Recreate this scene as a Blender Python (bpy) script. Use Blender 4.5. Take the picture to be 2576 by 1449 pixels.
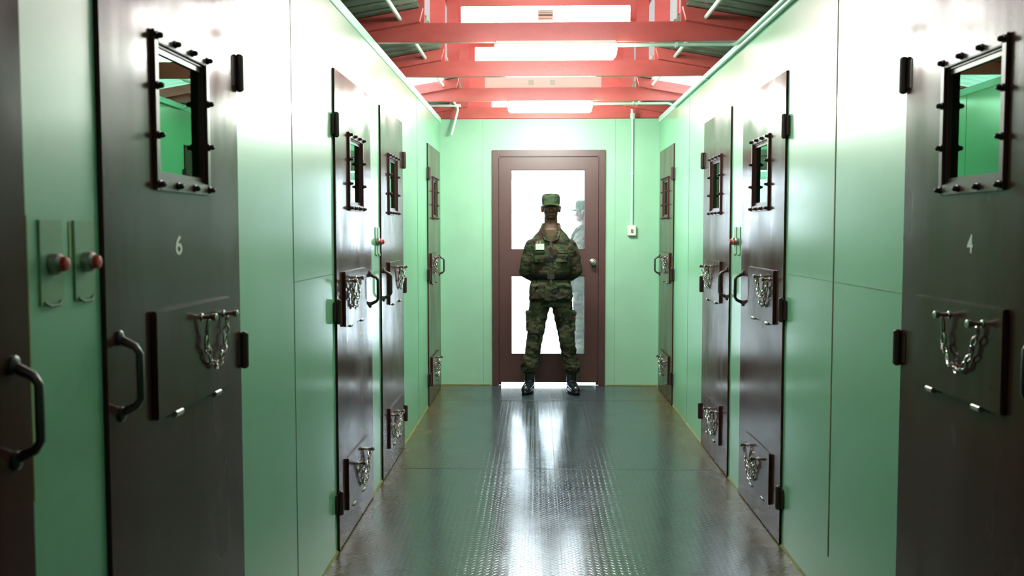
import bpy, bmesh, math, random
from mathutils import Vector, Matrix, noise
random.seed(7)
for o in list(bpy.data.objects): bpy.data.objects.remove(o)
SC = bpy.context.scene
COL = SC.collection
PI = math.pi

# ------------------------------------------------------------------ camera
F = 2400.0
yaw, pitch, roll = 0.0268, -0.0596, -0.00086
f = Vector((-math.sin(yaw)*math.cos(pitch), math.cos(yaw)*math.cos(pitch), math.sin(pitch)))
r = Vector((math.cos(yaw), math.sin(yaw), 0)); u = r.cross(f)
r2 = r*math.cos(roll)+u*math.sin(roll); u2 = u*math.cos(roll)-r*math.sin(roll)
cam = bpy.data.cameras.new('camera'); co = bpy.data.objects.new('camera', cam); COL.objects.link(co)
co.matrix_world = Matrix(((r2.x, u2.x, -f.x, 0), (r2.y, u2.y, -f.y, 0), (r2.z, u2.z, -f.z, 1.5), (0, 0, 0, 1)))
cam.sensor_width = 36; cam.sensor_fit = 'HORIZONTAL'; cam.lens = 36*F/2576
cam.clip_start = 0.02; cam.clip_end = 200
cam.dof.use_dof = True; cam.dof.focus_distance = 7.5; cam.dof.aperture_fstop = 5.0
SC.camera = co

# ------------------------------------------------------------------ world and exposure
WORLD = 32.0
LAMP = 84.0
BATTEN = 30.0
w = bpy.data.worlds.new('world'); SC.world = w; w.use_nodes = True
w.node_tree.nodes['Background'].inputs[0].default_value = (0.80, 0.93, 1.0, 1)
w.node_tree.nodes['Background'].inputs[1].default_value = WORLD
SC.view_settings.view_transform = 'Standard'; SC.view_settings.look = 'None'
SC.view_settings.gamma = 1.0; SC.view_settings.exposure = 0.0
SC.view_settings.use_curve_mapping = False
SC.cycles.max_bounces = 8; SC.cycles.diffuse_bounces = 3; SC.cycles.glossy_bounces = 4
SC.cycles.transmission_bounces = 6; SC.cycles.transparent_max_bounces = 10
SC.cycles.sample_clamp_indirect = 14.0
SC.cycles.use_denoising = True

# ------------------------------------------------------------------ materials
def mat(name, col, rough=0.5, metal=0.0, spec=0.5, var=0.0, vscale=6.0, vstretch=(1, 1, 1), bump=0.0, bscale=20.0,
        bstretch=(1, 1, 1), rvar=0.0, col2=None, coat=0.0, crough=.08, emit=None, estr=0.0):
    m = bpy.data.materials.new(name); m.use_nodes = True
    nt = m.node_tree; N = nt.nodes; L = nt.links; b = N['Principled BSDF']
    b.inputs['Base Color'].default_value = (*col, 1); b.inputs['Roughness'].default_value = rough
    b.inputs['Metallic'].default_value = metal; b.inputs['Specular IOR Level'].default_value = spec
    b.inputs['Coat Weight'].default_value = coat; b.inputs['Coat Roughness'].default_value = crough
    if emit: b.inputs['Emission Color'].default_value = (*emit, 1); b.inputs['Emission Strength'].default_value = estr
    geo = N.new('ShaderNodeNewGeometry')
    def nz(scale, stretch, detail=4):
        mp = N.new('ShaderNodeMapping'); mp.inputs['Scale'].default_value = stretch
        L.new(geo.outputs['Position'], mp.inputs['Vector'])
        n = N.new('ShaderNodeTexNoise'); n.inputs['Scale'].default_value = scale; n.inputs['Detail'].default_value = detail
        L.new(mp.outputs[0], n.inputs['Vector']); return n
    if var > 0 or col2:
        n = nz(vscale, vstretch)
        rp = N.new('ShaderNodeValToRGB'); rp.color_ramp.interpolation = 'EASE'; rp.color_ramp.elements[0].position = .2; rp.color_ramp.elements[1].position = .8
        c2 = col2 or tuple(c*(1-var) for c in col)
        rp.color_ramp.elements[0].color = (*c2, 1); rp.color_ramp.elements[1].color = (*col, 1)
        L.new(n.outputs['Fac'], rp.inputs[0]); L.new(rp.outputs[0], b.inputs['Base Color'])
    if rvar > 0:
        n = nz(vscale*.7, vstretch, 3)
        mr = N.new('ShaderNodeMapRange'); mr.interpolation_type = 'SMOOTHSTEP'; mr.inputs['From Min'].default_value = .2; mr.inputs['From Max'].default_value = .8
        mr.inputs['To Min'].default_value = max(.02, rough-rvar); mr.inputs['To Max'].default_value = rough+rvar
        L.new(n.outputs['Fac'], mr.inputs['Value']); L.new(mr.outputs[0], b.inputs['Roughness'])
    if bump > 0:
        n = nz(bscale, bstretch, 2)
        bp = N.new('ShaderNodeBump'); bp.inputs['Strength'].default_value = 1.0; bp.inputs['Distance'].default_value = bump
        L.new(n.outputs['Fac'], bp.inputs['Height']); L.new(bp.outputs[0], b.inputs['Normal'])
    return m

M = {}
M['wall'] = mat('wall_paint', (.175, .50, .275), .36, spec=1.0, var=.06, vscale=3, bump=.0006, bscale=2.2, bstretch=(1, 1, .35), rvar=.04, coat=.55, crough=.15)
M['endwall'] = mat('brightened_end_wall', (.28, .53, .36), .42, spec=.35, var=.08, vscale=4, bump=.001, bscale=6)  # wall green made paler, standing in for stronger lamp light
M['cap'] = mat('wall_cap_paint', (.42, .76, .60), .4, var=.05)
M['seam'] = mat('panel_joint', (.10, .24, .13), .6, col2=(.16, .32, .18), vscale=9)
M['rust'] = mat('rusty_joint', (.16, .16, .035), .7, col2=(.09, .07, .03), vscale=14)
M['stain'] = mat('rust_stain', (.26, .34, .10), .5, col2=(.30, .42, .16), vscale=18)
M['dirt'] = mat('dirty_sealant', (.26, .26, .09), .7, col2=(.16, .22, .08), vscale=9)
M['brown'] = mat('brown_gloss_paint', (.046, .016, .014), .21, spec=.22, col2=(.056, .024, .018), vscale=5, vstretch=(1, 1, .4),
                 bump=.0019, bscale=4.5, bstretch=(1, 1.3, .4), rvar=.08)
M['frame'] = mat('lightened_brown_frame', (.075, .032, .030), .3, spec=.5, var=.15)  # door brown lightened, in place of light reaching the window reveals
M['brown2'] = mat('brown_paint_fitting', (.040, .018, .018), .3, spec=.7, var=.2)
M['doorframe'] = mat('brown_paint_end_door', (.080, .038, .035), .38, spec=.45, var=.12, vscale=3)
M['bolt'] = mat('dark_bolt', (.02, .018, .018), .35, spec=.5)
M['chrome'] = mat('worn_chrome', (.72, .73, .70), .22, metal=1)
M['steel'] = mat('dull_steel', (.35, .36, .33), .35, metal=.9)
M['iron'] = mat('dark_iron', (.03, .03, .028), .3, spec=.7)
M['redbtn'] = mat('red_collar', (.50, .035, .03), .35)
M['plate'] = mat('green_cover_plate', (.20, .43, .26), .35, col2=(.21, .37, .19), vscale=12)
M['white'] = mat('white_stencil', (.72, .86, .74), .5, var=.12, vscale=30)
M['red'] = mat('red_gloss_timber', (.56, .115, .10), .32, spec=.5, col2=(.48, .095, .08), vscale=7, vstretch=(1, 3, 3), bump=.0006, bscale=60)
M['rail'] = mat('white_conduit', (.72, .82, .76), .4, var=.06)
M['conduit'] = mat('green_white_conduit', (.50, .78, .64), .4, var=.06)
M['sheet'] = mat('green_roof_sheet', (.20, .30, .22), .42, spec=.5, col2=(.13, .20, .15), vscale=6)
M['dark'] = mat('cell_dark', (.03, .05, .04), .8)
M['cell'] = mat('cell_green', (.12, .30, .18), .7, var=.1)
M['ground'] = mat('outside_ground', (.26, .26, .25), .8, var=.15, vscale=2)
M['outwall'] = mat('outside_wall', (.82, .84, .84), .8)
M['outwall2'] = mat('outside_annex', (.34, .38, .35), .8, var=.08, vscale=2)
M['cream'] = mat('cream_box', (.62, .72, .58), .4)
M['housing'] = mat('lamp_housing', (.78, .86, .78), .4)
M['lamp'] = mat('lamp_diffuser', (.9, .95, .88), .4, emit=(.93, 1.0, .90), estr=LAMP)
M['lampnear'] = mat('dimmed_lamp_diffuser', (.9, .95, .88), .4, emit=(.93, 1.0, .90), estr=LAMP*.22)  # unseen near lamp, emission cut so the near doors glare less
M['lampfar'] = mat('boosted_lamp_diffuser', (.9, .95, .88), .4, emit=(.93, 1.0, .90), estr=LAMP*2.4)  # same lamp type, emission turned up to brighten the end wall
M['batten'] = mat('lit_batten', (.9, .92, .88), .5, emit=(1.0, .97, .93), estr=BATTEN)
M['battenoff'] = mat('unlit_batten', (.82, .70, .62), .5)
M['label'] = mat('batten_label', (.55, .58, .48), .6)
M['ink'] = mat('dark_print', (.06, .06, .05), .6)
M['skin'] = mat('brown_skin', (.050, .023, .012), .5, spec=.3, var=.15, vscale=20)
M['eye'] = mat('eye_white', (.45, .42, .38), .3)
M['pupil'] = mat('dark_pupil', (.01, .008, .006), .2)
M['boot'] = mat('black_boot_leather', (.008, .010, .013), .2, spec=.8)
M['belt'] = mat('black_webbing_belt', (.004, .004, .004), .8, spec=.1)
M['under'] = mat('brown_undershirt', (.045, .032, .015), .9, spec=.1)
M['badge'] = mat('white_name_badge', (.42, .47, .43), .6, spec=.2)

def pane_mat(name, rgh, trans, milk, col, ior=1.75):
    """transparent / milky / mirror-like sheet; the mirror share follows the real angle of view"""
    m = bpy.data.materials.new(name); m.use_nodes = True; nt = m.node_tree; N = nt.nodes; L = nt.links
    N.remove(N['Principled BSDF']); out = N['Material Output']
    t = N.new('ShaderNodeBsdfTransparent'); t.inputs[0].default_value = (*trans, 1)
    tr = N.new('ShaderNodeBsdfTranslucent'); tr.inputs[0].default_value = (*col, 1)
    g = N.new('ShaderNodeBsdfGlossy'); g.inputs['Roughness'].default_value = rgh; g.inputs[0].default_value = (*col, 1)
    a = N.new('ShaderNodeMixShader'); a.inputs[0].default_value = milk
    L.new(t.outputs[0], a.inputs[1]); L.new(tr.outputs[0], a.inputs[2])
    fr = N.new('ShaderNodeFresnel'); fr.inputs[0].default_value = ior
    b = N.new('ShaderNodeMixShader'); L.new(fr.outputs[0], b.inputs[0])
    L.new(a.outputs[0], b.inputs[1]); L.new(g.outputs[0], b.inputs[2]); L.new(b.outputs[0], out.inputs[0])
    return m
M['cellglass'] = pane_mat('green_tinted_glass', .01, (.35, .6, .45), 0.0, (.36, .86, .55), 2.8)
M['hazeglass'] = pane_mat('hazy_door_glass', .05, (.97, .98, 1.0), .035, (.9, .95, .97))  # slight milkiness stands in for outdoor glare washing out the view
M['translucent'] = pane_mat('translucent_roof_sheet', .3, (1, 1, 1), 1.0, (.45, .46, .45))
M['skylight'] = pane_mat('clear_fibreglass_sheet', .3, (1, 1, 1), 1.0, (.95, .95, .95))

def floor_mat():
    m = mat('tread_plate_floor', (.105, .15, .14), .24, spec=.36); nt = m.node_tree; N = nt.nodes; L = nt.links; b = N['Principled BSDF']
    geo = N.new('ShaderNodeNewGeometry'); sep = N.new('ShaderNodeSeparateXYZ'); L.new(geo.outputs['Position'], sep.inputs[0])
    def mth(op, a, bb=None, cc=None):
        n = N.new('ShaderNodeMath'); n.operation = op
        for i, v in enumerate((a, bb, cc)):
            if v is None: continue
            if isinstance(v, (int, float)): n.inputs[i].default_value = v
            else: L.new(v, n.inputs[i])
        return n.outputs[0]
    X, Y = sep.outputs[0], sep.outputs[1]
    # raised diamonds: two interleaved sets of short bars at +-45 degrees
    P = .034
    def bars(ox, oy, sgn):
        fx = mth('SUBTRACT', mth('FRACT', mth('ADD', mth('DIVIDE', X, P), ox)), .5)
        fy = mth('SUBTRACT', mth('FRACT', mth('ADD', mth('DIVIDE', Y, P), oy)), .5)
        a = mth('DIVIDE', mth('ADD', fx, mth('MULTIPLY', fy, sgn)), .62)
        c = mth('DIVIDE', mth('SUBTRACT', fx, mth('MULTIPLY', fy, sgn)), .20)
        d = mth('SQRT', mth('ADD', mth('MULTIPLY', a, a), mth('MULTIPLY', c, c)))
        return mth('SMOOTH_MIN', mth('MAXIMUM', mth('SUBTRACT', 1.0, d), 0.0), .5, .1)
    h = mth('MAXIMUM', bars(0, 0, 1), bars(.5, .5, -1))
    bp = N.new('ShaderNodeBump'); bp.inputs['Strength'].default_value = .6; bp.inputs['Distance'].default_value = .0012
    L.new(h, bp.inputs['Height'])
    n0 = N.new('ShaderNodeTexNoise'); n0.inputs['Scale'].default_value = 1.6; n0.inputs['Detail'].default_value = 2
    L.new(geo.outputs['Position'], n0.inputs['Vector'])
    bp2 = N.new('ShaderNodeBump'); bp2.inputs['Strength'].default_value = 1; bp2.inputs['Distance'].default_value = .0015
    L.new(n0.outputs['Fac'], bp2.inputs['Height']); L.new(bp.outputs[0], bp2.inputs['Normal'])
    L.new(bp2.outputs[0], b.inputs['Normal'])
    # worn grey-blue paint with brown dirt trodden in along the walls
    n1 = N.new('ShaderNodeTexNoise'); n1.inputs['Scale'].default_value = 2.2; n1.inputs['Detail'].default_value = 4
    L.new(geo.outputs['Position'], n1.inputs['Vector'])
    cx = mth('ABSOLUTE', mth('SUBTRACT', X, .114))
    e = mth('ADD', cx, mth('MULTIPLY', mth('SUBTRACT', n1.outputs['Fac'], .5), .28))
    mr = N.new('ShaderNodeMapRange'); mr.inputs['From Min'].default_value = .62; mr.inputs['From Max'].default_value = 1.12
    L.new(e, mr.inputs['Value'])
    mx = N.new('ShaderNodeMixRGB'); L.new(mr.outputs[0], mx.inputs[0])
    mx.inputs[1].default_value = (.055, .078, .090, 1); mx.inputs[2].default_value = (.105, .082, .034, 1)
    n2 = N.new('ShaderNodeTexNoise'); n2.inputs['Scale'].default_value = 9; n2.inputs['Detail'].default_value = 8
    L.new(geo.outputs['Position'], n2.inputs['Vector'])
    m2 = N.new('ShaderNodeMixRGB'); m2.blend_type = 'MULTIPLY'; m2.inputs[0].default_value = .35
    L.new(mx.outputs[0], m2.inputs[1]); L.new(n2.outputs['Fac'], m2.inputs[2]); L.new(m2.outputs[0], b.inputs['Base Color'])
    rr = N.new('ShaderNodeMapRange'); rr.inputs['To Min'].default_value = .11; rr.inputs['To Max'].default_value = .21
    rr.interpolation_type = 'SMOOTHSTEP'; mr.interpolation_type = 'SMOOTHSTEP'; rr.inputs['From Min'].default_value = .2; rr.inputs['From Max'].default_value = .8
    L.new(n1.outputs['Fac'], rr.inputs['Value'])
    ad = mth('ADD', rr.outputs[0], mth('MULTIPLY', mr.outputs[0], .12)); L.new(ad, b.inputs['Roughness'])
    return m
M['floor'] = floor_mat()

def camo(name, pal, rough=.85):
    m = mat(name, pal[0], rough, spec=.2); nt = m.node_tree; N = nt.nodes; L = nt.links; b = N['Principled BSDF']
    tc = N.new('ShaderNodeTexCoord')
    prev = None
    for i, (col, sc, th, off) in enumerate(((pal[1], 7.0, .52, 0), (pal[2], 8.5, .57, 11), (pal[3], 9.5, .60, 23))):
        mp = N.new('ShaderNodeMapping'); mp.inputs['Location'].default_value = (off, off*.7, off*.3); mp.inputs['Scale'].default_value = (1, 1, 1.35)
        L.new(tc.outputs['Object'], mp.inputs[0])
        n = N.new('ShaderNodeTexNoise'); n.inputs['Scale'].default_value = sc; n.inputs['Detail'].default_value = 3; n.inputs['Distortion'].default_value = .6
        L.new(mp.outputs[0], n.inputs['Vector'])
        g = N.new('ShaderNodeMath'); g.operation = 'GREATER_THAN'; g.inputs[1].default_value = th; L.new(n.outputs['Fac'], g.inputs[0])
        mx = N.new('ShaderNodeMixRGB'); L.new(g.outputs[0], mx.inputs[0]); mx.inputs[2].default_value = (*col, 1)
        if prev is None: mx.inputs[1].default_value = (*pal[0], 1)
        else: L.new(prev, mx.inputs[1])
        prev = mx.outputs[0]
    L.new(prev, b.inputs['Base Color'])
    n = N.new('ShaderNodeTexNoise'); n.inputs['Scale'].default_value = 14; n.inputs['Detail'].default_value = 4
    L.new(tc.outputs['Object'], n.inputs['Vector'])
    bp = N.new('ShaderNodeBump'); bp.inputs['Distance'].default_value = .02; L.new(n.outputs['Fac'], bp.inputs['Height']); L.new(bp.outputs[0], b.inputs['Normal'])
    return m
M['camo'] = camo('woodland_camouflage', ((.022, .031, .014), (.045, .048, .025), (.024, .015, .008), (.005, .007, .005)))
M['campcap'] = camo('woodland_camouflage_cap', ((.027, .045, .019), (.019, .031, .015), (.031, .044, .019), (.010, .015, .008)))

# ------------------------------------------------------------------ mesh helpers
def new(): return bmesh.new()
def box(bm, x0, x1, y0, y1, z0, z1, bev=0.0):
    x0, x1 = sorted((x0, x1)); y0, y1 = sorted((y0, y1)); z0, z1 = sorted((z0, z1))
    res = bmesh.ops.create_cube(bm, size=1, matrix=Matrix.Translation(((x0+x1)/2, (y0+y1)/2, (z0+z1)/2)) @ Matrix.Diagonal((x1-x0, y1-y0, z1-z0, 1)))
    if bev > 0:
        vs = set(res['verts']); es = [e for e in bm.edges if e.verts[0] in vs]
        bmesh.ops.bevel(bm, geom=es, offset=bev, segments=2, affect='EDGES', clamp_overlap=True)
def frame_of(d):
    d = d.normalized(); a = Vector((0, 0, 1)) if abs(d.z) < .9 else Vector((1, 0, 0))
    s = d.cross(a).normalized(); return s, s.cross(d).normalized()
def tube(bm, pts, rad, seg=10, cap=True, closed=False):
    pts = [Vector(q) for q in pts]; n = len(pts); rings = []
    rads = rad if isinstance(rad, (list, tuple)) else [rad]*n
    s = None
    for i, q in enumerate(pts):
        if closed: d = (pts[(i+1) % n]-pts[i-1])
        else: d = (pts[min(i+1, n-1)]-pts[max(i-1, 0)])
        d.normalize()
        if s is None: s, t = frame_of(d)
        else:
            s = (s-d*s.dot(d)).normalized(); t = s.cross(d).normalized()
        rings.append([bm.verts.new(q+(s*math.cos(2*PI*k/seg)+t*math.sin(2*PI*k/seg))*rads[i]) for k in range(seg)])
    m = n if closed else n-1
    for i in range(m):
        A, B = rings[i], rings[(i+1) % n]
        for k in range(seg): bm.faces.new((A[k], A[(k+1) % seg], B[(k+1) % seg], B[k]))
    if cap and not closed:
        bm.faces.new(rings[0]); bm.faces.new(list(reversed(rings[-1])))
def lathe(bm, prof, origin, axis, seg=20):
    """prof: (distance along axis, radius)"""
    o = Vector(origin); d = Vector(axis).normalized(); s, t = frame_of(d); rings = []
    for a, rr in prof:
        if rr < 1e-6: rings.append([bm.verts.new(o+d*a)])
        else: rings.append([bm.verts.new(o+d*a+(s*math.cos(2*PI*k/seg)+t*math.sin(2*PI*k/seg))*rr) for k in range(seg)])
    for A, B in zip(rings, rings[1:]):
        for k in range(seg):
            k2 = (k+1) % seg
            if len(A) == 1 and len(B) == 1: continue
            if len(A) == 1: bm.faces.new((A[0], B[k], B[k2]))
            elif len(B) == 1: bm.faces.new((A[k], B[0], A[k2]))
            else: bm.faces.new((A[k], B[k], B[k2], A[k2]))
    if len(rings[0]) > 1: bm.faces.new(rings[0])
    if len(rings[-1]) > 1: bm.faces.new(rings[-1])
def ell(bm, c, rad, rot=None, sub=3):
    mt = Matrix.Translation(Vector(c)) @ (rot.to_4x4() if rot else Matrix.Identity(4)) @ Matrix.Diagonal((*rad, 1))
    bmesh.ops.create_icosphere(bm, subdivisions=sub, radius=1, matrix=mt)
def capsule(bm, a, ra, b, rb, seg=16):
    a = Vector(a); b = Vector(b); tube(bm, [a, b], [ra, rb], seg)
    ell(bm, a, (ra,)*3, sub=2); ell(bm, b, (rb,)*3, sub=2)
def loft(bm, secs, seg=28, e=2.3):
    """secs: (cx,cy,z,rx,ry)"""
    rings = []
    for cx, cy, z, rx, ry in secs:
        ring = []
        for k in range(seg):
            a = 2*PI*k/seg; c, s = math.cos(a), math.sin(a)
            ring.append(bm.verts.new((cx+rx*math.copysign(abs(c)**(2/e), c), cy+ry*math.copysign(abs(s)**(2/e), s), z)))
        rings.append(ring)
    for A, B in zip(rings, rings[1:]):
        for k in range(seg): bm.faces.new((A[k], A[(k+1) % seg], B[(k+1) % seg], B[k]))
    bm.faces.new(list(reversed(rings[0]))); bm.faces.new(rings[-1])
def obj(name, bm, m, parent=None, smooth=None, kind=None, label=None):
    bmesh.ops.recalc_face_normals(bm, faces=bm.faces)
    me = bpy.data.meshes.new(name); bm.to_mesh(me); bm.free()
    me.materials.append(M[m] if isinstance(m, str) else m)
    if smooth is not None:
        for p in me.polygons: p.use_smooth = True
        if smooth < 3: me.set_sharp_from_angle(angle=smooth)
    o = bpy.data.objects.new(name, me); COL.objects.link(o)
    if parent is not None: o.parent = parent
    if kind: o['kind'] = kind
    if label: o['label'] = label
    return o
def thing(name, label, cat, loc=(0, 0, 0), group=None, kind=None):
    o = bpy.data.objects.new(name, None); COL.objects.link(o); o.location = loc; o.empty_display_size = .1
    tag(o, label, cat, group, kind); return o
def tag(o, label, cat, group=None, kind=None):
    o['label'] = label; o['category'] = cat
    if group: o['group'] = group
    if kind: o['kind'] = kind
    return o

XL, XR, H, YB, Y0 = -.934, 1.162, 2.578, 9.226, -1.6
PB = .035            # nominal corridor wall thickness (sheet panel)

# ------------------------------------------------------------------ floor and shell
bm = new(); box(bm, XL-.1, .1085, Y0, YB, -.05, 0); box(bm, .1115, XR+.1, Y0, YB, -.05, 0)
fl = obj('floor', bm, 'floor', kind='structure')
bm = new()
box(bm, .1085, .1115, Y0, YB, -.05, -.002)
obj('plate_joint', bm, 'bolt', fl)
bm = new()
for yy in (3.5, 5.945, 8.39): box(bm, XL, XR, yy-.002, yy+.002, -.01, .0006)
obj('plate_joint', bm, 'bolt', fl)

DOORS = [  # side, y0, y1, hinge at 'far' or 'near', number
    (-1, .78, 1.705, 'near', None), (-1, 2.010, 2.937, 'far', '6'), (-1, 4.360, 5.290, 'near', None), (-1, 5.630, 6.555, 'far', None), (-1, 8.065, 9.060, 'near', None),
    (1, 2.110, 3.045, 'far', '4'), (1, 4.500, 5.430, 'near', None), (1, 5.765, 6.690, 'far', None), (1, 8.165, 9.075, 'near', None)]
DTOP = 2.245
for side, name, X in ((-1, 'wall_left', XL), (1, 'wall_right', XR)):
    bm = new(); y = Y0
    xa, xb = X, X+side*PB
    for s, a, b, hg, num in DOORS:
        if s != side: continue
        box(bm, xa, xb, y, a, 0, H); box(bm, xa, xb, a, b, DTOP, H); y = b
    box(bm, xa, xb, y, YB+.05, 0, H)
    wl = obj(name, bm, 'wall', kind='structure')
    # panel joints
    def strip(y0, y1, z0, z1, m, t=.0015):
        b2 = new(); box(b2, X-side*t, X+side*.004, y0, y1, z0, z1); return obj('panel_joint', b2, m, wl)
    if side < 0:
        strip(3.628, 3.634, 0, H, 'seam'); strip(7.418, 7.426, 0, H, 'seam'); strip(3.634, 4.36, 1.303, 1.307, 'seam')
        strip(1.72, 1.726, 1.0, 1.53, 'stain'); strip(1.878, 1.886, 1.43, 1.52, 'stain')
    else:
        strip(3.772, 3.783, .2, H, 'rust'); strip(7.390, 7.397, 0, H, 'seam'); strip(3.05, 3.772, 1.299, 1.302, 'seam'); strip(3.783, 4.49, 1.299, 1.3015, 'seam')
        b2 = new(); b2.free()
    bm = new()
    for yy0, yy1 in ((-1.5, 3.0), (3.0, 6.1), (6.1, YB)):
        box(bm, X-side*.006, X+side*.06, yy0+.001, yy1-.001, H-.045, H+.008, .002)
    obj('trim_1' if side < 0 else 'trim_2', bm, 'cap', kind='structure')
    bm = new(); y = Y0
    for s, a, b, hg, num in DOORS+[(side, YB, YB, 0, None)]:
        if s != side: continue
        n = max(2, int((a-y)/.06)); prev = None
        ring = []
        for k in range(n+1):
            yy = y+(a-y)*k/n; hh = .010+.008*noise.noise(Vector((yy*9, side, 0)))
            ring.append([bm.verts.new(v) for v in ((X+side*.001, yy, hh+.004), (X-side*.004-side*.008*abs(noise.noise(Vector((yy*7, 3, side)))), yy, .0005), (X+side*.001, yy, .0005))])
        for A, B in zip(ring, ring[1:]):
            for i in range(3): bm.faces.new((A[i], A[(i+1) % 3], B[(i+1) % 3], B[i]))
        y = b
    obj('baseboard_left' if side < 0 else 'baseboard_right', bm, 'dirt', kind='structure')

# the cells behind each corridor wall: dark rooms one sees only through the door windows
for side, X in ((-1, XL), (1, XR)):
    xo = X+side*1.7; nm = 'left' if side < 0 else 'right'
    bm = new()
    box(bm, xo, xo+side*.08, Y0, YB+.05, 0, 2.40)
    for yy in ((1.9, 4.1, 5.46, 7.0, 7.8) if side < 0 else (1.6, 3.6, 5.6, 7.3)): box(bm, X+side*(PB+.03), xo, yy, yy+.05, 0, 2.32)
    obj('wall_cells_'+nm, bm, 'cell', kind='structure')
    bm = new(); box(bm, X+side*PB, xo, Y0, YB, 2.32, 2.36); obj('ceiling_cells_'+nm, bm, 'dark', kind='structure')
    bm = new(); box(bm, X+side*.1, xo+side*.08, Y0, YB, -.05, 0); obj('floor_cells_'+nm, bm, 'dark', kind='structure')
# wall behind the camera
bm = new(); box(bm, XL-1.8, XR+1.8, Y0-.08, Y0, 0, 3.5); obj('wall_back', bm, 'endwall', kind='structure')

# end wall with its opening
OX0, OX1, OZ = -.437, .650, 2.275
bm = new()
box(bm, XL-.0, OX0, YB, YB+.05, 0, H-.005); box(bm, OX1, XR, YB, YB+.05, 0, H-.005); box(bm, OX0, OX1, YB, YB+.05, OZ, H-.005)
ew = obj('wall_end', bm, 'endwall', kind='structure')
for xx in (-.527, .745):
    bm = new(); box(bm, xx-.0015, xx+.0015, YB-.001, YB+.004, 0, H-.01); obj('panel_joint', bm, 'seam', ew)
bm = new(); box(bm, XL-1.8, XL-PB-.001, YB+.0, YB+.05, 0, 2.40); box(bm, XR+PB+.001, XR+1.8, YB, YB+.05, 0, 2.40)
obj('wall_end_cells', bm, 'cell', kind='structure')
bm = new(); box(bm, XL, OX0-.02, YB-.008, YB-.0005, .0005, .010); box(bm, OX1+.02, XR, YB-.008, YB-.0005, .0005, .010)
obj('baseboard_end', bm, 'dirt', kind='structure')

# ------------------------------------------------------------------ end door
dr = thing('door_9', 'brown end door with two tall glass panes, behind the standing soldier', 'door', (0, 0, 0), kind='structure')
bm = new()
box(bm, OX0, OX0+.062, YB-.028, YB+.05, 0, OZ, .004); box(bm, OX1-.062, OX1, YB-.028, YB+.05, 0, OZ, .004)
box(bm, OX0+.062, OX1-.062, YB-.028, YB+.05, OZ-.062, OZ, .004)
box(bm, OX0+.062, OX0+.082, YB+.034, YB+.05, 0, OZ-.062); box(bm, OX1-.082, OX1-.062, YB+.034, YB+.05, 0, OZ-.062); box(bm, OX0+.082, OX1-.082, YB+.034, YB+.05, OZ-.082, OZ-.062)
obj('door_frame', bm, 'doorframe', dr)
lx0, lx1, lz0, lz1 = OX0+.066, OX1-.066, .032, OZ-.066
gx0, gx1 = -.258, .460
bm = new(); ya, yb = YB-.008, YB+.032
box(bm, lx0, gx0, ya, yb, lz0, lz1); box(bm, gx1, lx1, ya, yb, lz0, lz1)
for z0, z1 in ((lz0, .302), (1.070, 1.320), (2.089, lz1)): box(bm, gx0, gx1, ya, yb, z0, z1)
lf = obj('door_leaf', bm, 'doorframe', dr)
for z0, z1 in ((.302, 1.070), (1.320, 2.089)):
    bm = new(); box(bm, gx0, gx1, YB+.010, YB+.014, z0, z1); obj('glass_pane', bm, 'hazeglass', lf)
    bm = new()
    for a in ((gx0, gx0+.008, z0, z1), (gx1-.008, gx1, z0, z1), (gx0, gx1, z0, z0+.008), (gx0, gx1, z1-.008, z1)):
        box(bm, a[0], a[1], YB-.004, YB+.0095, a[2], a[3])
    obj('glazing_bead', bm, 'doorframe', lf)
bm = new(); lathe(bm, [(0, .034), (.004, .034), (.008, .016), (.030, .013), (.036, .024), (.052, .030), (.064, .024), (.068, 0)], (.532, ya, 1.197), (0, -1, 0))
obj('door_knob', bm, 'chrome', dr, smooth=.9, label='round chrome knob')
# threshold, outside ground and the pale buildings beyond the glass
bm = new(); box(bm, -14, 14, YB+.0, 13.2, -.06, -.012); obj('floor_outside', bm, 'ground', kind='structure')
bm = new(); box(bm, -9, .46, 12.6, 12.7, -.02, 3.0); obj('wall_outside', bm, 'outwall', kind='structure')
bm = new(); box(bm, .50, 6, 11.9, 12.05, -.02, 3.4); box(bm, .50, .60, 11.84, 11.9, -.02, 3.4); obj('wall_annex', bm, 'outwall2', kind='structure')
bm = new(); box(bm, .30, 6, 9.75, 12.05, 3.4, 3.5); box(bm, 1.7, 1.8, 9.75, 11.9, -.02, 3.4); obj('wall_added_canopy', bm, 'outwall2', kind='structure')  # unseen canopy added to shade the annex and the second soldier
bm = new()
box(bm, -9, 6, 11.15, 11.27, 2.10, 2.18); obj('trim_3', bm, 'outwall2', kind='structure')

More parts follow.
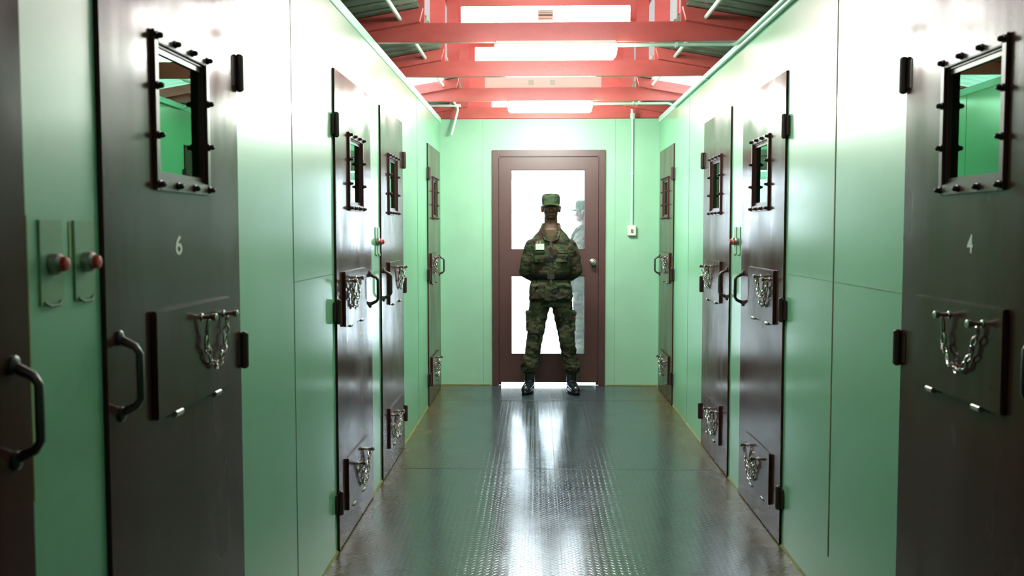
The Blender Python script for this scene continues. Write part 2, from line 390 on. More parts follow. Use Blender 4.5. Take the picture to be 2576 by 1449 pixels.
# ------------------------------------------------------------------ cell doors
def link(bm, c, ax, nrm, L=.036, W=.022, r_=.0036):
    """one oval chain link centred at c, long axis ax"""
    ax = Vector(ax).normalized(); nrm = Vector(nrm); sd = ax.cross(nrm).normalized(); pts = []
    for k in range(12):
        a = 2*PI*k/12; pts.append(Vector(c)+ax*(math.cos(a)*(L/2-r_))+sd*(math.sin(a)*(W/2-r_)))
    tube(bm, pts, r_, 6, closed=True)
def chain(bm, a, b, low, xoff, n=11):
    """hangs from a=(y,z) to b=(y,z) with lowest point low=(y,z)"""
    pts = []
    for k in range(41):
        t = k/40; q = (1-t)**2; 
        y = q*a[0]+2*t*(1-t)*(2*low[0]-.5*(a[0]+b[0]))+t*t*b[0]
        z = q*a[1]+2*t*(1-t)*(2*low[1]-.5*(a[1]+b[1]))+t*t*b[1]
        pts.append(Vector((xoff, y, z)))
    cum = [0]
    for p, q in zip(pts, pts[1:]): cum.append(cum[-1]+(q-p).length)
    n = max(5, int(cum[-1]/.027))
    for i in range(n):
        s = cum[-1]*(i+.5)/n; j = max(k for k in range(41) if cum[k] <= s); j = min(j, 39)
        c = pts[j].lerp(pts[j+1], (s-cum[j])/max(1e-6, cum[j+1]-cum[j])); ax = (pts[j+1]-pts[j]).normalized()
        ax = (ax+Vector((random.uniform(-.12, .12), 0, random.uniform(-.1, .1)))).normalized()
        if i % 2: link(bm, c, ax, (1, 0, .15))
        else: link(bm, c, ax, ax.cross(Vector((1, .35, 0))))
def cell_door(idx, side, y0, y1, hinge, num, label):
    """built in world coordinates: u = distance out of the wall into the corridor, h = distance from the hinge edge"""
    X = XL if side < 0 else XR
    W = y1-y0
    D = thing('door_%d' % idx, label, 'door', (0, 0, 0), kind='structure')
    D.location = (X, (y0+y1)/2, 0); ori = Vector(D.location)
    def wx(u_): return X-side*u_-ori.x
    def wy(h): return ((y1-h) if hinge == 'far' else (y0+h))-ori.y
    def bx(bm, u0, u1, h0, h1, z0, z1, bev=0): box(bm, wx(u0), wx(u1), wy(h0), wy(h1), z0, z1, bev)
    # window opening
    wc = W/2+(.0 if hinge == 'far' else .015); wi = .166; z0, z1 = 1.629, 1.956
    U = .010; T = -.045
    bm = new()
    g = .004
    bx(bm, T, U, g, wc-wi, .008, DTOP-g); bx(bm, T, U, wc+wi, W-g, .008, DTOP-g)
    bx(bm, T, U, wc-wi, wc+wi, .008, z0); bx(bm, T, U, wc-wi, wc+wi, z1, DTOP-g)
    bmesh.ops.remove_doubles(bm, verts=bm.verts, dist=1e-5)
    obj('door_panel', bm, 'brown', D)
    # window frame: flat ring plus deep inner reveal
    fo = .190; zo0, zo1 = 1.600, 1.984; fu = .020
    bm = new()
    bx(bm, U, fu, wc-fo, wc-wi, zo0, zo1, .002); bx(bm, U, fu, wc+wi, wc+fo, zo0, zo1, .002)
    bx(bm, U, fu, wc-wi, wc+wi, zo0, z0, .002); bx(bm, U, fu, wc-wi, wc+wi, z1, zo1, .002)
    rv = .006
    bx(bm, T-.02, U, wc-wi, wc-wi+rv, z0, z1); bx(bm, T-.02, U, wc+wi-rv, wc+wi, z0, z1)
    bx(bm, T-.02, U, wc-wi+rv, wc+wi-rv, z0, z0+rv); bx(bm, T-.02, U, wc-wi+rv, wc+wi-rv, z1-rv, z1)
    bx(bm, -.001, .005, wc-wi+rv, wc+wi-rv, z0+rv, z0+rv+.012); bx(bm, -.001, .005, wc-wi+rv, wc+wi-rv, z1-rv-.014, z1-rv)
    wf = obj('window_frame', bm, 'frame', D)
    bm = new(); bx(bm, -.008, -.003, wc-wi+rv, wc+wi-rv, z0+rv, z1-rv); obj('window_pane', bm, 'cellglass', D)
    bo = .176
    spots = [(wc-bo+2*bo*k/3, z) for k in range(4) for z in (zo0+.014, zo1-.014)]+[(wc+s*bo, zo0+.014+(zo1-zo0-.028)*k/3) for k in (1, 2) for s in (-1, 1)]
    first = None
    for h, z in spots:
        if first is None:
            bm = new(); lathe(bm, [(0, .010), (.004, .0105), (.005, .0075), (.012, .0075), (.016, .005), (.018, 0)], (0, 0, 0), (-side, 0, 0), 10)
            b = obj('bolt', bm, 'bolt', wf, smooth=.7); first = b
        else:
            b = first.copy(); COL.objects.link(b)
        b.location = (wx(fu-.001), wy(h), z)
    # hinges: knuckle with a leaf plate
    for zc in (1.985, 1.130, .235):
        bm = new()
        tube(bm, [(wx(.018), wy(-.004), zc-.052), (wx(.018), wy(-.004), zc+.052)], .014, 12)
        for dz in (-.052, .052): ell(bm, (wx(.018), wy(-.004), zc+dz), (.011, .011, .007), sub=2)
        bx(bm, .0, .012, -.042, .045, zc-.045, zc+.045, .002)
        obj('hinge', bm, 'brown2', D, smooth=.6)
    # pull handle on two lugs
    hh = .865; bm = new()
    pts = [(.010, 1.265), (.024, 1.256), (.046, 1.246), (.056, 1.230), (.056, 1.130), (.046, 1.114), (.024, 1.104), (.010, 1.095)]
    tube(bm, [(wx(a), wy(hh), z) for a, z in pts], [.008, .010, .0085, .0085, .0085, .0085, .010, .008], 10)
    for z in (1.265, 1.095): lathe(bm, [(0, .017), (.006, .017), (.010, .010)], (wx(.0095), wy(hh), z), (-side, 0, 0), 14)
    obj('pull_handle', bm, 'iron', D, smooth=.9, label='dark iron pull handle')
    # two hatch flaps with pins, chain and bottom bolts
    for hi, (fh0, fh1, fz0, fz1, p1, p2, low, bolts) in enumerate((
            (.135, .690, 1.045, 1.308, (.385, 1.268), (.205 if num != '4' else .585, 1.262), 1.128, (.265, .560)),
            (.165, .725, .150, .402, (.630, .345), (.395, .325), .185, (.300, .56)))):
        bm = new(); bx(bm, U-.001, U+.014, fh0, fh1, fz0, fz1, .003)
        fp = obj('hatch_flap' if hi == 0 else 'floor_hatch_flap', bm, 'brown', D)
        uo = U+.014
        for ph, pz in (p1, p2):
            bm = new()
            lathe(bm, [(0, .011), (.004, .011), (.006, .006), (.026, .006), (.030, .010), (.042, .011), (.047, 0)], (wx(uo-.001), wy(ph), pz), (-side, 0, 0), 12)
            obj('pin', bm, 'chrome', fp, smooth=.8)
        bm = new()
        yA, zA = wy(p1[0]), p1[1]-.012; yB, zB = wy(p2[0]), p2[1]-.008
        # bail and large ring below the first pin, then the chain
        tube(bm, [(wx(uo+.020), yA, zA+.006), (wx(uo+.016), yA, zA-.020), (wx(uo+.014), yA+.004, zA-.038)], .0065, 8)
        link(bm, (wx(uo+.013), yA+.003, zA-.055), (0, .2, 1), (1, 0, 0), .046, .034, .0045)
        chain(bm, (yA+.004, zA-.070), (yB, zB), ((yA+yB)/2+(.01 if side < 0 else -.0), low), wx(uo+.012))
        if hi == 1:
            chain(bm, (yA, zA), (yB+.02, zB), ((yA+yB)/2, low+.065), wx(uo+.020))
        elif num is None:
            chain(bm, (yA, zA), (yB+.01, zB), ((yA+yB)/2, low+.045), wx(uo+.022))
        obj('chain', bm, 'chrome', fp, smooth=.9, label='steel chain hanging from two pins')
        for bh in bolts:
            bm = new(); zb = fz0-.004
            tube(bm, [(wx(uo-.004), wy(bh-.022), zb), (wx(uo-.004), wy(bh+.022), zb)], .009, 10)
            ell(bm, (wx(uo-.004), wy(bh-.024), zb), (.008, .010, .008), sub=2)
            obj('knuckle', bm, 'steel', fp, smooth=.8)
    # stencilled number
    if num:
        cu = bpy.data.curves.new('number', 'FONT'); cu.body = num; cu.size = .068; cu.extrude = .0003; cu.align_x = 'CENTER'; cu.align_y = 'CENTER'; cu.offset = .0012
        t = bpy.data.objects.new('number', cu); COL.objects.link(t)
        dg = bpy.context.evaluated_depsgraph_get(); me = bpy.data.meshes.new_from_object(t.evaluated_get(dg)); bpy.data.objects.remove(t)
        me.materials.clear(); me.materials.append(M['white'])
        n = bpy.data.objects.new('stencil_number', me); COL.objects.link(n); n.parent = D
        yc = (2.435 if num == '6' else 2.575)-ori.y
        n.location = (wx(U+.0006), yc, 1.462)
        ex = Vector((0, 1, 0)) if side < 0 else Vector((0, -1, 0))
        nz_ = Vector((1, 0, 0)) if side < 0 else Vector((-1, 0, 0))
        n.scale = (1.45 if num == '6' else .95, 1, 1)
        n.rotation_euler = Matrix((ex, Vector((0, 0, 1)), nz_)).transposed().to_euler()
        n['label'] = 'pale stencilled %s' % num
    return D
LAB = ['brown steel cell door cut off by the left edge of the photo, its handle a dark silhouette',
       'brown steel cell door with the stencilled number 6, barred hatch and bolted window',
       'brown steel cell door on the left wall, first past the number 6 door beyond bare green panels',
       'brown steel cell door on the left wall, hinged on its far side beside the call buttons',
       'brown steel cell door at the far left corner beside the end wall',
       'brown steel cell door with a pale number 4 cut off by the right edge of the photo',
       'brown steel cell door on the right wall, nearest after the rusty wall joint',
       'brown steel cell door on the right wall, hinged on its far side beyond the call buttons',
       'brown steel cell door at the far right corner beside the end wall and switch conduit']
for i, d in enumerate(DOORS): cell_door(i if i else 10, *d, LAB[i])

# ------------------------------------------------------------------ call buttons between paired doors
def call_button(side, yc, label, w_=.088):
    X = XL if side < 0 else XR
    t = thing('call_button', label, 'call button', (X, yc, 1.36), group='call button plates beside the cell doors')
    bm = new(); box(bm, side*.001, -side*.004, -w_/2, w_/2, 0, .162, .0015); obj('cover_plate', bm, 'plate', t)
    bm = new(); lathe(bm, [(0, .021), (.006, .0215), (.016, .020), (.021, .015)], (-side*.004, .0, .078), (-side, 0, 0), 20); obj('steel_collar', bm, 'steel', t, smooth=.6, label='steel collar of the button')
    bm = new(); lathe(bm, [(0, .0145), (.022, .0145), (.029, .012), (.032, 0)], (-side*.005, 0, .078), (-side, 0, 0), 20); obj('push_button', bm, 'redbtn', t, smooth=.6, label='red push button')
    bm = new(); tube(bm, [(-side*.004, -w_*.36, .006), (-side*.007, -w_*.2, -.002), (-side*.007, w_*.2, -.002), (-side*.004, w_*.36, .006)], .003, 8); obj('finger_lip', bm, 'seam', t)
    return t
call_button(-1, 1.804, 'green call button plate with red push button nearest the left edge of the photo')
call_button(-1, 1.938, 'green call button plate with red push button right beside the number 6 door')
call_button(-1, 5.495, 'nearer call button plate on the far left wall between two cell doors', .07)
call_button(-1, 5.585, 'farther call button plate on the far left wall between two cell doors', .07)
call_button(1, 5.535, 'nearer call button plate on the right wall between two cell doors', .07)
call_button(1, 5.640, 'farther call button plate on the right wall between two cell doors', .07)

# ------------------------------------------------------------------ roof
CX = .083; HP = .790          # clerestory centre and half width at the post centres
SL = .175
def roof_z(x): return 2.762-SL*(abs(x-CX)-HP-.05)
TY = [-.64+.0, .60, 1.84, 3.09, 4.34, 5.585, 6.815, 8.09, 9.335]
LABT = {4: 'red timber roof truss just above the top edge of the photo', 5: 'red timber roof truss carrying the nearer enclosed lamp',
        6: 'red timber roof truss between the two enclosed lamps', 7: 'red timber roof truss carrying the farther enclosed lamp', 8: 'red timber roof truss over the end wall'}
for i, ty in enumerate(TY):
    if i < 2: continue
    t = thing('roof_truss', LABT.get(i, 'red timber roof truss above and behind the camera'), 'roof truss', (CX, ty, 2.588), group='red roof trusses')
    bm = new(); box(bm, -1.28, 1.30, -.022, .022, 0, .110, .002); obj('tie_beam', bm, 'red', t)
    for s in (-1, 1):
        bm = new(); box(bm, s*(HP-.052), s*(HP+.052), -.020+.0005, .020, .1105, .85, .002); obj('post', bm, 'red', t)
        bm = new(); xs = (HP-.05, HP+.90)
        vs = []
        for yy in (-.068, -.0225):
            for xx, dz in ((xs[0], 0), (xs[1], 0), (xs[1], -.075), (xs[0]+.02, -.075)):
                vs.append(bm.verts.new((s*xx, yy, roof_z(CX+xx)+dz-2.588-.004)))
        for a in ((0, 1, 2, 3), (7, 6, 5, 4), (0, 4, 5, 1), (1, 5, 6, 2), (2, 6, 7, 3), (3, 7, 4, 0)): bm.faces.new([vs[k] for k in a])
        obj('rafter', bm, 'red', t)
    bm = new(); box(bm, -HP-.1, HP+.1, -.018, .018, .8505, .93, .002); obj('collar_beam', bm, 'red', t)

def sheet(name, side, y0, y1, m, ncell=None, label=None):
    """trapezoidal ribbed roofing, ribs running down the slope"""
    bm = new(); prof = []; y = y0; P = .15
    while y < y1-1e-4:
        for dy, dz in ((0, 0), (.085, 0), (.100, .028), (.135, .028)):
            if y+dy <= y1: prof.append((y+dy, dz))
        y += P
    prof.append((y1, 0))
    xs = [CX+side*(HP-.03), CX+side*(HP+1.0), CX+side*(HP+2.0)]
    top = []
    for th in (0, .003):
        top.append([[bm.verts.new((x, yy, roof_z(x)+dz+th)) for x in xs] for yy, dz in prof])
    for g in top:
        for A, B in zip(g, g[1:]):
            for k in range(2): bm.faces.new((A[k], A[k+1], B[k+1], B[k]))
    for k in (0, 2):
        for j in range(len(prof)-1): bm.faces.new((top[0][j][k], top[0][j+1][k], top[1][j+1][k], top[1][j][k]))
    return obj(name, bm, m, kind='structure')
for side, nm in ((-1, 'left'), (1, 'right')):
    sheet('ceiling_'+nm, side, Y0, 6.86, 'sheet'); sheet('window_%d' % (3+(side > 0)), side, 6.86, 8.045, 'skylight'); sheet('ceiling_far_'+nm, side, 8.045, YB+.5, 'sheet')
    # outer eaves wall
    xo = XL-1.7 if side < 0 else XR+1.7
    bm = new(); box(bm, xo, xo+side*.08, Y0, YB+.5, 2.401, roof_z(xo)+.0); bmesh.ops.recalc_face_normals(bm, faces=bm.faces)
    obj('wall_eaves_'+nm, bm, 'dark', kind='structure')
    # clerestory side: red boards, translucent glazing
    xc = CX+side*(HP+.058)
    bm = new(); box(bm, xc, xc+side*.02, Y0, YB+.5, 2.765, 2.93); box(bm, xc, xc+side*.02, Y0, YB+.5, 3.40, 3.52)
    for k in range(int((YB+.5-Y0)/.62)): box(bm, xc, xc+side*.02, Y0+.62*k, Y0+.62*k+.05, 2.93, 3.40)
    obj('wall_clerestory_'+nm, bm, 'red', kind='structure')
    bm = new(); box(bm, xc+side*.008, xc+side*.012, Y0, YB+.5, 2.93, 3.40); obj('window_%d' % (1+(side > 0)), bm, 'translucent', kind='structure')
bm = new(); box(bm, CX-HP-.1, CX+HP+.1, Y0, YB+.55, 3.5205, 3.56); obj('ceiling', bm, 'red', kind='structure')
# gable above the end wall
bm = new(); box(bm, CX-HP-.09, CX+HP+.09, YB+.50, YB+.54, 2.40, 3.52); box(bm, XL-1.8, CX-HP-.0905, YB+.505, YB+.54, 2.30, 2.70); box(bm, CX+HP+.0905, XR+1.8, YB+.505, YB+.54, 2.30, 2.70)
obj('wall_gable', bm, 'red', kind='structure')
bm = new(); box(bm, XL-1.8, XR+1.8, YB+.051, YB+.52, 2.38, 2.42); obj('ceiling_porch', bm, 'dark', kind='structure')
# white rails resting on the tie beams
for s, lb in ((-1, 'left'), (1, 'right')):
    bm = new(); tube(bm, [(CX+s*.872, -.9, 2.7115), (CX+s*.872, 9.46, 2.7115)], .0125, 12)
    tag(obj('steel_rail', bm, 'rail', smooth=.9), 'thin white steel rail lying across the red trusses on the %s side' % lb, 'rail', 'white rails across the trusses')

# ------------------------------------------------------------------ lamps
def enclosed_lamp(ty, label, dm='lamp'):
    t = thing('enclosed_lamp', label, 'lamp', (.103, ty, 2.588), group='enclosed lamps under the trusses')
    bm = new(); box(bm, -.350, .350, -.065, .065, -.030, -.001, .008); obj('lamp_housing', bm, 'housing', t)
    bm = new()
    n = 18; rings = []
    for xx, k in ((-.352, .55), (-.346, .82), (-.330, 1), (.330, 1), (.346, .82), (.352, .55)):
        rings.append([bm.verts.new((xx, -.062*k*math.cos(PI*j/(n-1)), -.031-.066*k*math.sin(PI*j/(n-1))**.6)) for j in range(n)])
    for A, B in zip(rings, rings[1:]):
        for j in range(n-1): bm.faces.new((A[j], A[j+1], B[j+1], B[j]))
        bm.faces.new((A[n-1], A[0], B[0], B[n-1]))
    bm.faces.new(rings[0]); bm.faces.new(list(reversed(rings[-1])))
    obj('lamp_diffuser', bm, dm, t, smooth=.8, label='glowing white diffuser')
    for x in (-.22, .22):
        bm = new(); box(bm, x-.02, x+.02, -.069, .069, -.042, -.0305, .002); obj('clip', bm, 'housing', t)
    return t
enclosed_lamp(3.09, 'enclosed strip lamp out of the photo above its top edge', 'lampnear')
enclosed_lamp(5.59, 'glowing enclosed strip lamp, larger and nearer of the two in the corridor')
enclosed_lamp(8.09, 'glowing enclosed strip lamp, smaller and farther of the two near the end wall', 'lampfar')

def batten(ty, mt, label, mark):
    t = thing('batten_light', label, 'batten light', (.045, ty, 2.6985), group='long battens on the trusses')
    bm = new(); box(bm, -.49, .49, -.018, .012, .002, .104, .004); obj('batten_body', bm, mt, t)
    if mark == 'label':
        bm = new(); box(bm, -.045, .045, -.0215, -.0182, .018, .082, .001); lp = obj('label_plate', bm, 'label', t, label='pale plate with dark print lines')
        bm = new()
        for z0, z1, w_ in ((.046, .054, .040), (.064, .066, .036), (.030, .032, .036)): box(bm, -w_, w_, -.0225, -.0216, z0, z1)
        obj('print', bm, 'ink', lp)
    else:
        for x in (-.10, .08):
            bm = new(); box(bm, x-.022, x+.022, -.0215, -.0182, .028, .070, .001); obj('mount_tab', bm, 'label', t)
    return t
batten(4.39, 'batten', 'added batten light, unseen, on the truss just above the top edge of the photo', 'label')  # extra batten added to light the front of the next beam
batten(3.15, 'battenoff', 'unlit batten out of view above the camera', 'label')
batten(5.635, 'batten', 'bright white batten light with a small dark-printed label at the top of the photo', 'label')
batten(6.865, 'batten', 'bright white batten light half hidden behind the nearer enclosed lamp', 'label')
batten(8.14, 'battenoff', 'dull pink-white batten with two small tabs, above the farther enclosed lamp', 'tabs')
batten(9.385, 'batten', 'bright batten light on the truss over the end wall', 'label')

# ------------------------------------------------------------------ conduits
def conduit(name, pts, rad, m, label, saddles=(), group=None):
    bm = new(); P = [Vector(q) for q in pts]; out = [P[0]]
    for a, b, c in zip(P, P[1:], P[2:]):
        k = min(.04, (b-a).length*.4, (c-b).length*.4)
        s, e = b+(a-b).normalized()*k, b+(c-b).normalized()*k
        for j in range(6):
            t = j/5; out.append(s*(1-t)**2+b*2*t*(1-t)+e*t*t)
    out.append(P[-1]); tube(bm, out, rad, 12)
    t = thing(name, label, 'conduit', P[0], group=group); ori = P[0]
    bmesh.ops.translate(bm, verts=bm.verts, vec=-ori)
    obj('pipe', bm, m, t, smooth=.9)
    for q, sz in saddles:
        bm = new(); q = Vector(q)-ori; box(bm, q.x-sz[0], q.x+sz[0], q.y-sz[1], q.y+sz[1], q.z-sz[2], q.z+sz[2], .002); obj('saddle', bm, m, t)
    return t
conduit('conduit', [(1.142, -1.5, 2.573), (1.142, 5.60, 2.573), (.455, 5.60, 2.573)], .0115, 'conduit',
        'pale conduit along the right wall top, turning across to the nearer lamp', [((.80, 5.60, 2.573), (.008, .014, .014)), ((1.148, 2.2, 2.573), (.014, .008, .014)), ((1.148, 4.4, 2.573), (.014, .008, .014))], 'conduits feeding the lamps')
conduit('conduit', [(1.142, -1.5, 2.540), (1.142, 8.09, 2.540), (1.10, 8.09, 2.566), (.455, 8.09, 2.566)], .0105, 'conduit',
        'pale conduit along the right wall, running on to the farther lamp', [((.80, 8.09, 2.568), (.008, .014, .012)), ((1.148, 6.6, 2.540), (.014, .008, .014))], 'conduits feeding the lamps')
conduit('conduit', [(-1.10, 9.19, 2.697), (-.775, 9.19, 2.697), (-.762, 9.185, 2.660), (-.822, 9.16, 2.415)], .0125, 'rail',
        'white conduit elbow hanging loose at the far left corner', [((-.765, 9.19, 2.697), (.03, .016, .013)), ((-.83, 9.19, 2.712), (.010, .010, .012))])
sb = thing('light_switch', 'cream switch box on the end wall right of the door, fed by a vertical conduit', 'switch', (.904, YB, 1.455))
bm = new(); box(bm, -.040, .040, -.040, -.0005, 0, .100, .005); obj('switch_box', bm, 'cream', sb)
bm = new(); box(bm, -.012, .012, -.050, -.0402, .030, .062, .003); obj('switch_rocker', bm, 'steel', sb)
conduit('vertical_conduit', [(.904, YB-.014, 1.556), (.904, YB-.014, 2.58), (.899, YB-.014, 2.66)], .0115, 'conduit',
        'thin vertical conduit on the end wall running down to the switch box', [((.904, YB-.010, 2.595), (.020, .009, .028)), ((.904, YB-.008, 2.05), (.018, .0075, .008))])

# ------------------------------------------------------------------ people
def finish(name, bm, m, parent, voxel=.008, smooth=4, wr=0.0, cut=None, thick=0.0, label=None, wscale=13):
    me = bpy.data.meshes.new('tmp'); bmesh.ops.recalc_face_normals(bm, faces=bm.faces); bm.to_mesh(me); bm.free()
    o = bpy.data.objects.new('tmp', me); COL.objects.link(o)
    a = o.modifiers.new('r', 'REMESH'); a.mode = 'VOXEL'; a.voxel_size = voxel
    b = o.modifiers.new('s', 'SMOOTH'); b.iterations = smooth; b.factor = .5
    dg = bpy.context.evaluated_depsgraph_get(); me2 = bpy.data.meshes.new_from_object(o.evaluated_get(dg))
    bpy.data.objects.remove(o); bpy.data.meshes.remove(me)
    bb = bmesh.new(); bb.from_mesh(me2); bb.normal_update()
    if wr:
        for v in bb.verts:
            p = v.co; s = noise.noise(Vector((p.x*wscale, p.y*wscale, p.z*wscale*1.7)))+.5*noise.noise(Vector((p.x*31, p.y*31, p.z*40)))
            v.co += v.normal*wr*s
    if cut:
        bmesh.ops.delete(bb, geom=[fc for fc in bb.faces if cut(fc.calc_center_median())], context='FACES')
    bb.to_mesh(me2); bb.free(); me2.name = name
    me2.materials.clear(); me2.materials.append(M[m])
    for p in me2.polygons: p.use_smooth = True
    ob = bpy.data.objects.new(name, me2); COL.objects.link(ob); ob.parent = parent
    if label: ob['label'] = label
    return ob
def person(loc, rotz, label, badge=True):
    P = thing('person', label, 'person', loc); P.rotation_euler.z = rotz
    bm = new()      # the body: one continuous surface
    ell(bm, (0, .012, 1.735), (.078, .094, .092)); ell(bm, (0, -.016, 1.694), (.070, .074, .070)); ell(bm, (0, -.026, 1.652), (.057, .058, .045))
    ell(bm, (0, -.060, 1.628), (.024, .022, .017))
    capsule(bm, (0, -.083, 1.712), .009, (0, -.100, 1.681), .0135); ell(bm, (-.012, -.088, 1.677), (.009, .010, .007)); ell(bm, (.012, -.088, 1.677), (.009, .010, .007))
    ell(bm, (0, -.075, 1.735), (.052, .014, .010)); ell(bm, (0, -.0830, 1.657), (.025, .010, .0055)); ell(bm, (0, -.0815, 1.646), (.022, .010, .0065))
    for s in (-1, 1):
        ell(bm, (s*.040, -.062, 1.690), (.024, .020, .018)); ell(bm, (s*.048, -.010, 1.650), (.014, .03, .02))
        ell(bm, (s*.079, .010, 1.700), (.011, .021, .033), Matrix.Rotation(s*.45, 3, 'Z')); ell(bm, (s*.085, .016, 1.715), (.011, .016, .018))
    capsule(bm, (0, .018, 1.66), .060, (0, .022, 1.53), .062)
    loft(bm, [(0, .0, .86, .15, .10), (0, 0, .95, .16, .105), (0, 0, 1.08, .138, .092), (0, 0, 1.22, .158, .105), (0, 0, 1.36, .165, .105), (0, .01, 1.45, .145, .085), (0, .02, 1.53, .085, .065), (0, .02, 1.57, .062, .058)])
    for s in (-1, 1):
        capsule(bm, (s*.165, 0, 1.365), .055, (s*.232, .055, 1.135), .040); capsule(bm, (s*.232, .055, 1.135), .040, (s*.115, .165, 1.045), .026)
        # hand held behind the back, fingers lightly curled
        hy = .172 if s > 0 else .205
        ell(bm, (s*.062, hy, 1.022), (.045, .016, .040), Matrix.Rotation(s*.3, 3, 'Y'))
        for k in range(4):
            L_ = (.034, .040, .037, .028)[k]; b0 = Vector((s*.030, hy+.004, 1.048-.0185*k)); b1 = b0+Vector((-s*L_, .006, -.006)); b2 = b1+Vector((-s*L_*.55, -.010, -.006)); b3 = b2+Vector((-s*.010, -.014, -.002))
            capsule(bm, b0, .0088, b1, .0080, 8); capsule(bm, b1, .0080, b2, .0074, 8); capsule(bm, b2, .0074, b3, .0068, 8)
        capsule(bm, (s*.080, hy-.010, 1.050), .011, (s*.048, hy-.022, 1.078), .0092, 8); capsule(bm, (s*.048, hy-.022, 1.078), .0092, (s*.028, hy-.026, 1.082), .008, 8)
        capsule(bm, (s*.088, 0, .88), .085, (s*.148, -.008, .50), .055); capsule(bm, (s*.148, -.008, .50), .055, (s*.200, .02, .10), .036)
        capsule(bm, (s*.200, .03, .055), .034, (s*.225, -.12, .040), .028)
    finish('body', bm, 'skin', P, .0055, 2)
    for s in (-1, 1):
        bm = new(); ell(bm, (s*.030, -.0745, 1.7075), (.0125, .0105, .0062)); e = obj('eye', bm, 'eye', P, smooth=4)
        bm = new(); ell(bm, (s*.030, -.0845, 1.7075), (.0048, .0014, .0048), sub=2); obj('pupil', bm, 'pupil', e, smooth=4)
    # undershirt
    bm = new(); loft(bm, [(0, 0, 1.30, .172, .116), (0, -.002, 1.40, .158, .110), (0, .0, 1.455, .138, .097), (0, .010, 1.495, .100, .084), (0, .014, 1.512, .085, .078)])
    finish('undershirt', bm, 'under', P, .008, 2, label='brown undershirt showing at the open collar')
    # jacket
    bm = new()
    loft(bm, [(0, 0, .862, .200, .138), (0, 0, .90, .205, .140), (0, 0, .98, .196, .134), (0, 0, 1.05, .176, .122), (0, 0, 1.085, .168, .115), (0, -.004, 1.13, .182, .128), (0, -.004, 1.22, .190, .138),
              (0, -.002, 1.33, .192, .134), (0, 0, 1.40, .184, .122), (0, .004, 1.455, .155, .104), (0, .010, 1.51, .105, .088), (0, .018, 1.555, .080, .078), (0, .022, 1.575, .075, .074)], seg=36)
    for s in (-1, 1):
        capsule(bm, (s*.165, .004, 1.355), .078, (s*.205, .03, 1.25), .070); capsule(bm, (s*.205, .03, 1.25), .070, (s*.232, .055, 1.130), .062)
        capsule(bm, (s*.232, .055, 1.130), .062, (s*.160, .130, 1.075), .056); capsule(bm, (s*.160, .130, 1.075), .056, (s*.110, .165, 1.045), .044)
        box(bm, s*.055, s*.150, -.150, -.10, 1.215, 1.325)      # chest pocket
        box(bm, s*.065, s*.175, -.148, -.08, .880, 1.010)       # skirt pocket
        box(bm, s*.060, s*.180, -.154, -.08, .990, 1.018)
    def vneck(c): return c.y < -.005 and c.z > 1.405 and abs(c.x) < .004+(c.z-1.405)*.42
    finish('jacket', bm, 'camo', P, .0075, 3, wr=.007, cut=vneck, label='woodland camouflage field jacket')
    for s in (-1, 1):
        bm = new(); vs = []          # collar wings
        pts = [(.006, -.128, 1.400), (.052, -.112, 1.478), (.066, -.062, 1.548), (.074, .00, 1.580), (.092, -.02, 1.545), (.088, -.075, 1.495), (.062, -.126, 1.425)]
        lo = [bm.verts.new((s*a, b-.012, c)) for a, b, c in pts]; hi = [bm.verts.new((s*a, b+.006, c)) for a, b, c in pts]
        bm.faces.new(lo); bm.faces.new(list(reversed(hi)))
        for k in range(len(pts)): bm.faces.new((lo[k], lo[(k+1) % len(pts)], hi[(k+1) % len(pts)], hi[k]))
        bmesh.ops.subdivide_edges(bm, edges=bm.edges[:], cuts=1, use_grid_fill=True)
        obj('collar', bm, 'camo', P)
        bm = new(); box(bm, s*.058, s*.150, -.158, -.149, 1.298, 1.330, .004); obj('pocket_flap', bm, 'camo', P)
    bm = new(); box(bm, -.014, .014, -.147, -.130, .90, 1.40, .004); obj('button_placket', bm, 'camo', P)
    bm = new(); loft(bm, [(0, -.001, 1.060, .183, .131), (0, -.001, 1.064, .187, .135), (0, -.001, 1.108, .187, .137), (0, -.001, 1.112, .183, .131)], seg=40)
    be = obj('belt', bm, 'belt', P, smooth=.8, label='broad black belt')
    bm = new(); box(bm, -.032, .032, -.150, -.137, 1.062, 1.110, .004); obj('buckle', bm, 'bolt', be)
    # trousers
    bm = new()
    loft(bm, [(0, 0, .80, .150, .100), (0, 0, .87, .186, .120), (0, 0, .96, .180, .118), (0, 0, 1.04, .155, .108)])
    for s in (-1, 1):
        capsule(bm, (s*.098, 0, .86), .098, (s*.128, -.002, .66), .086); capsule(bm, (s*.128, -.002, .66), .086, (s*.150, -.008, .50), .074)
        capsule(bm, (s*.150, -.008, .50), .074, (s*.172, .010, .34), .072); capsule(bm, (s*.172, .010, .34), .072, (s*.196, .015, .255), .084)
        capsule(bm, (s*.196, .015, .255), .084, (s*.200, .015, .235), .078)
        box(bm, s*.175, s*.226, -.065, .065, .585, .760); box(bm, s*.178, s*.232, -.07, .07, .735, .765)
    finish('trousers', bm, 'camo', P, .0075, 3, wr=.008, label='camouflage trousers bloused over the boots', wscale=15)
    for s in (-1, 1):
        rz = Matrix.Rotation(s*.22, 3, 'Z')
        bm = new()
        capsule(bm, (0, .02, .23), .056, (0, .018, .115), .052); capsule(bm, (0, .055, .060), .042, (0, -.04, .068), .046); capsule(bm, (0, -.04, .062), .046, (0, -.135, .050), .043)
        ell(bm, (0, -.05, .028), (.050, .135, .026)); ell(bm, (0, .060, .028), (.040, .045, .026))
        for v in bm.verts:
            v.co = rz @ v.co; v.co += Vector((s*.200, 0, 0)); v.co.z = max(v.co.z, .012)
        bt = finish('boot', bm, 'boot', P, .006, 3, label='polished black leather boot')
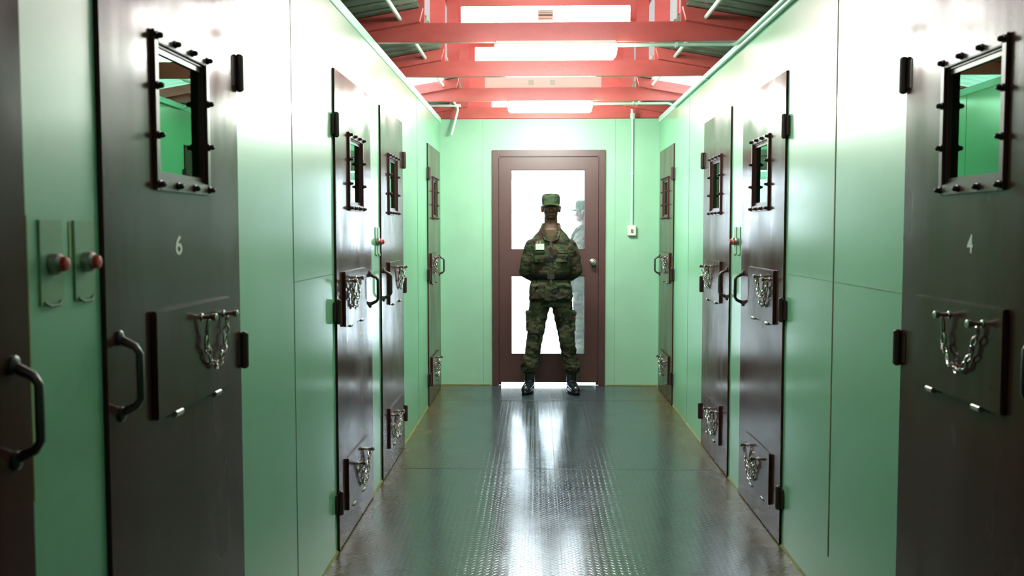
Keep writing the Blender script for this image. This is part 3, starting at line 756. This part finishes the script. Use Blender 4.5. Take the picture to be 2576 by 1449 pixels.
        bm = new(); N_ = 26; ring = [(.049*math.cos(2*PI*k/N_)*(1 if math.sin(2*PI*k/N_) < 0 else .84), (.140 if math.sin(2*PI*k/N_) < 0 else .150)*math.sin(2*PI*k/N_)-.040) for k in range(N_)]
        A = [bm.verts.new((rz @ Vector((a, b, 0)))+Vector((s*.2, 0, 0))) for a, b in ring]; B = [bm.verts.new((rz @ Vector((a, b, .020)))+Vector((s*.2, 0, 0))) for a, b in ring]
        bm.faces.new(A); bm.faces.new(list(reversed(B)))
        for k in range(N_): bm.faces.new((A[k], A[(k+1) % N_], B[(k+1) % N_], B[k]))
        obj('sole', bm, 'belt', bt)
        bm = new()
        for k in range(5):
            zz = .105+.022*k; yy = -.036+.0*k if k else -.052
            tube(bm, [rz @ Vector((-.022, yy-.004, zz))+Vector((s*.2, 0, 0)), rz @ Vector((0, yy-.010, zz+.005))+Vector((s*.2, 0, 0)), rz @ Vector((.022, yy-.004, zz))+Vector((s*.2, 0, 0))], .003, 6)
        obj('laces', bm, 'belt', bt)
    # cap with short visor
    bm = new()
    loft(bm, [(0, .008, 1.741, .081, .099), (0, .008, 1.752, .083, .101), (0, .008, 1.79, .084, .102), (0, .006, 1.812, .083, .100), (0, .006, 1.829, .077, .094), (0, .006, 1.839, .064, .080), (0, .006, 1.842, .045, .058)], seg=36, e=2.1)
    cp = obj('cap', bm, 'campcap', P, smooth=.9, label='camouflage patrol cap with flat top')
    bm = new(); n = 17; A, B, Cc, Dd = [], [], [], []
    for k in range(n):
        a = PI*(.12+.76*k/(n-1)); c, s_ = math.cos(a), math.sin(a)
        dro = -.016*(abs(c))**2
        A.append(bm.verts.new((.084*c, .008-.100*s_, 1.752+dro*.3))); B.append(bm.verts.new((.083*c, .008-.100*s_-.062*s_**.6, 1.742+dro*1.3)))
        Cc.append(bm.verts.new((.084*c, .008-.100*s_, 1.747+dro*.3))); Dd.append(bm.verts.new((.083*c, .008-.100*s_-.062*s_**.6, 1.737+dro*1.3)))
    for k in range(n-1):
        bm.faces.new((A[k], A[k+1], B[k+1], B[k])); bm.faces.new((Cc[k], Dd[k], Dd[k+1], Cc[k+1])); bm.faces.new((B[k], B[k+1], Dd[k+1], Dd[k]))
    for k in (0, n-1): bm.faces.new((A[k], B[k], Dd[k], Cc[k]))
    obj('visor', bm, 'campcap', cp, smooth=.8)
    if badge:
        bm = new(); box(bm, -.140, -.062, -.163, -.1585, 1.330, 1.385, .001); bd = obj('name_badge', bm, 'badge', P, label='white name badge on his chest')
        bm = new()
        for z in (1.352, 1.366): box(bm, -.122, -.080, -.1636, -.1631, z-.002, z+.002)
        obj('print', bm, 'label', bd)
        for x in (-.128, -.100):
            bm = new(); capsule(bm, (x, -.150, 1.378), .0042, (x+.003, -.142, 1.408), .0038, 8); obj('pen', bm, 'steel', P)
    return P
p1 = person((.122, 8.80, 0), 0, 'soldier in camouflage, black belt and cap, hands behind his back before the end door')
# the second soldier outside, same uniform, turned sideways; shares every mesh
def copy_tree(o, parent=None):
    c = o.copy(); COL.objects.link(c); c.parent = parent
    for ch in list(o.children): copy_tree(ch, c)
    return c
p2 = copy_tree(p1); p2.location = (.50, 10.35, -.012); p2.rotation_euler.z = -PI/2-.25
p2['label'] = 'second soldier in camouflage and cap, faint behind the right edge of the hazy door glass'
for o in [c for c in p2.children]:
    if o.name.split('.')[0] in ('name_badge', 'pen'):
        for g in list(o.children): bpy.data.objects.remove(g)
        bpy.data.objects.remove(o)
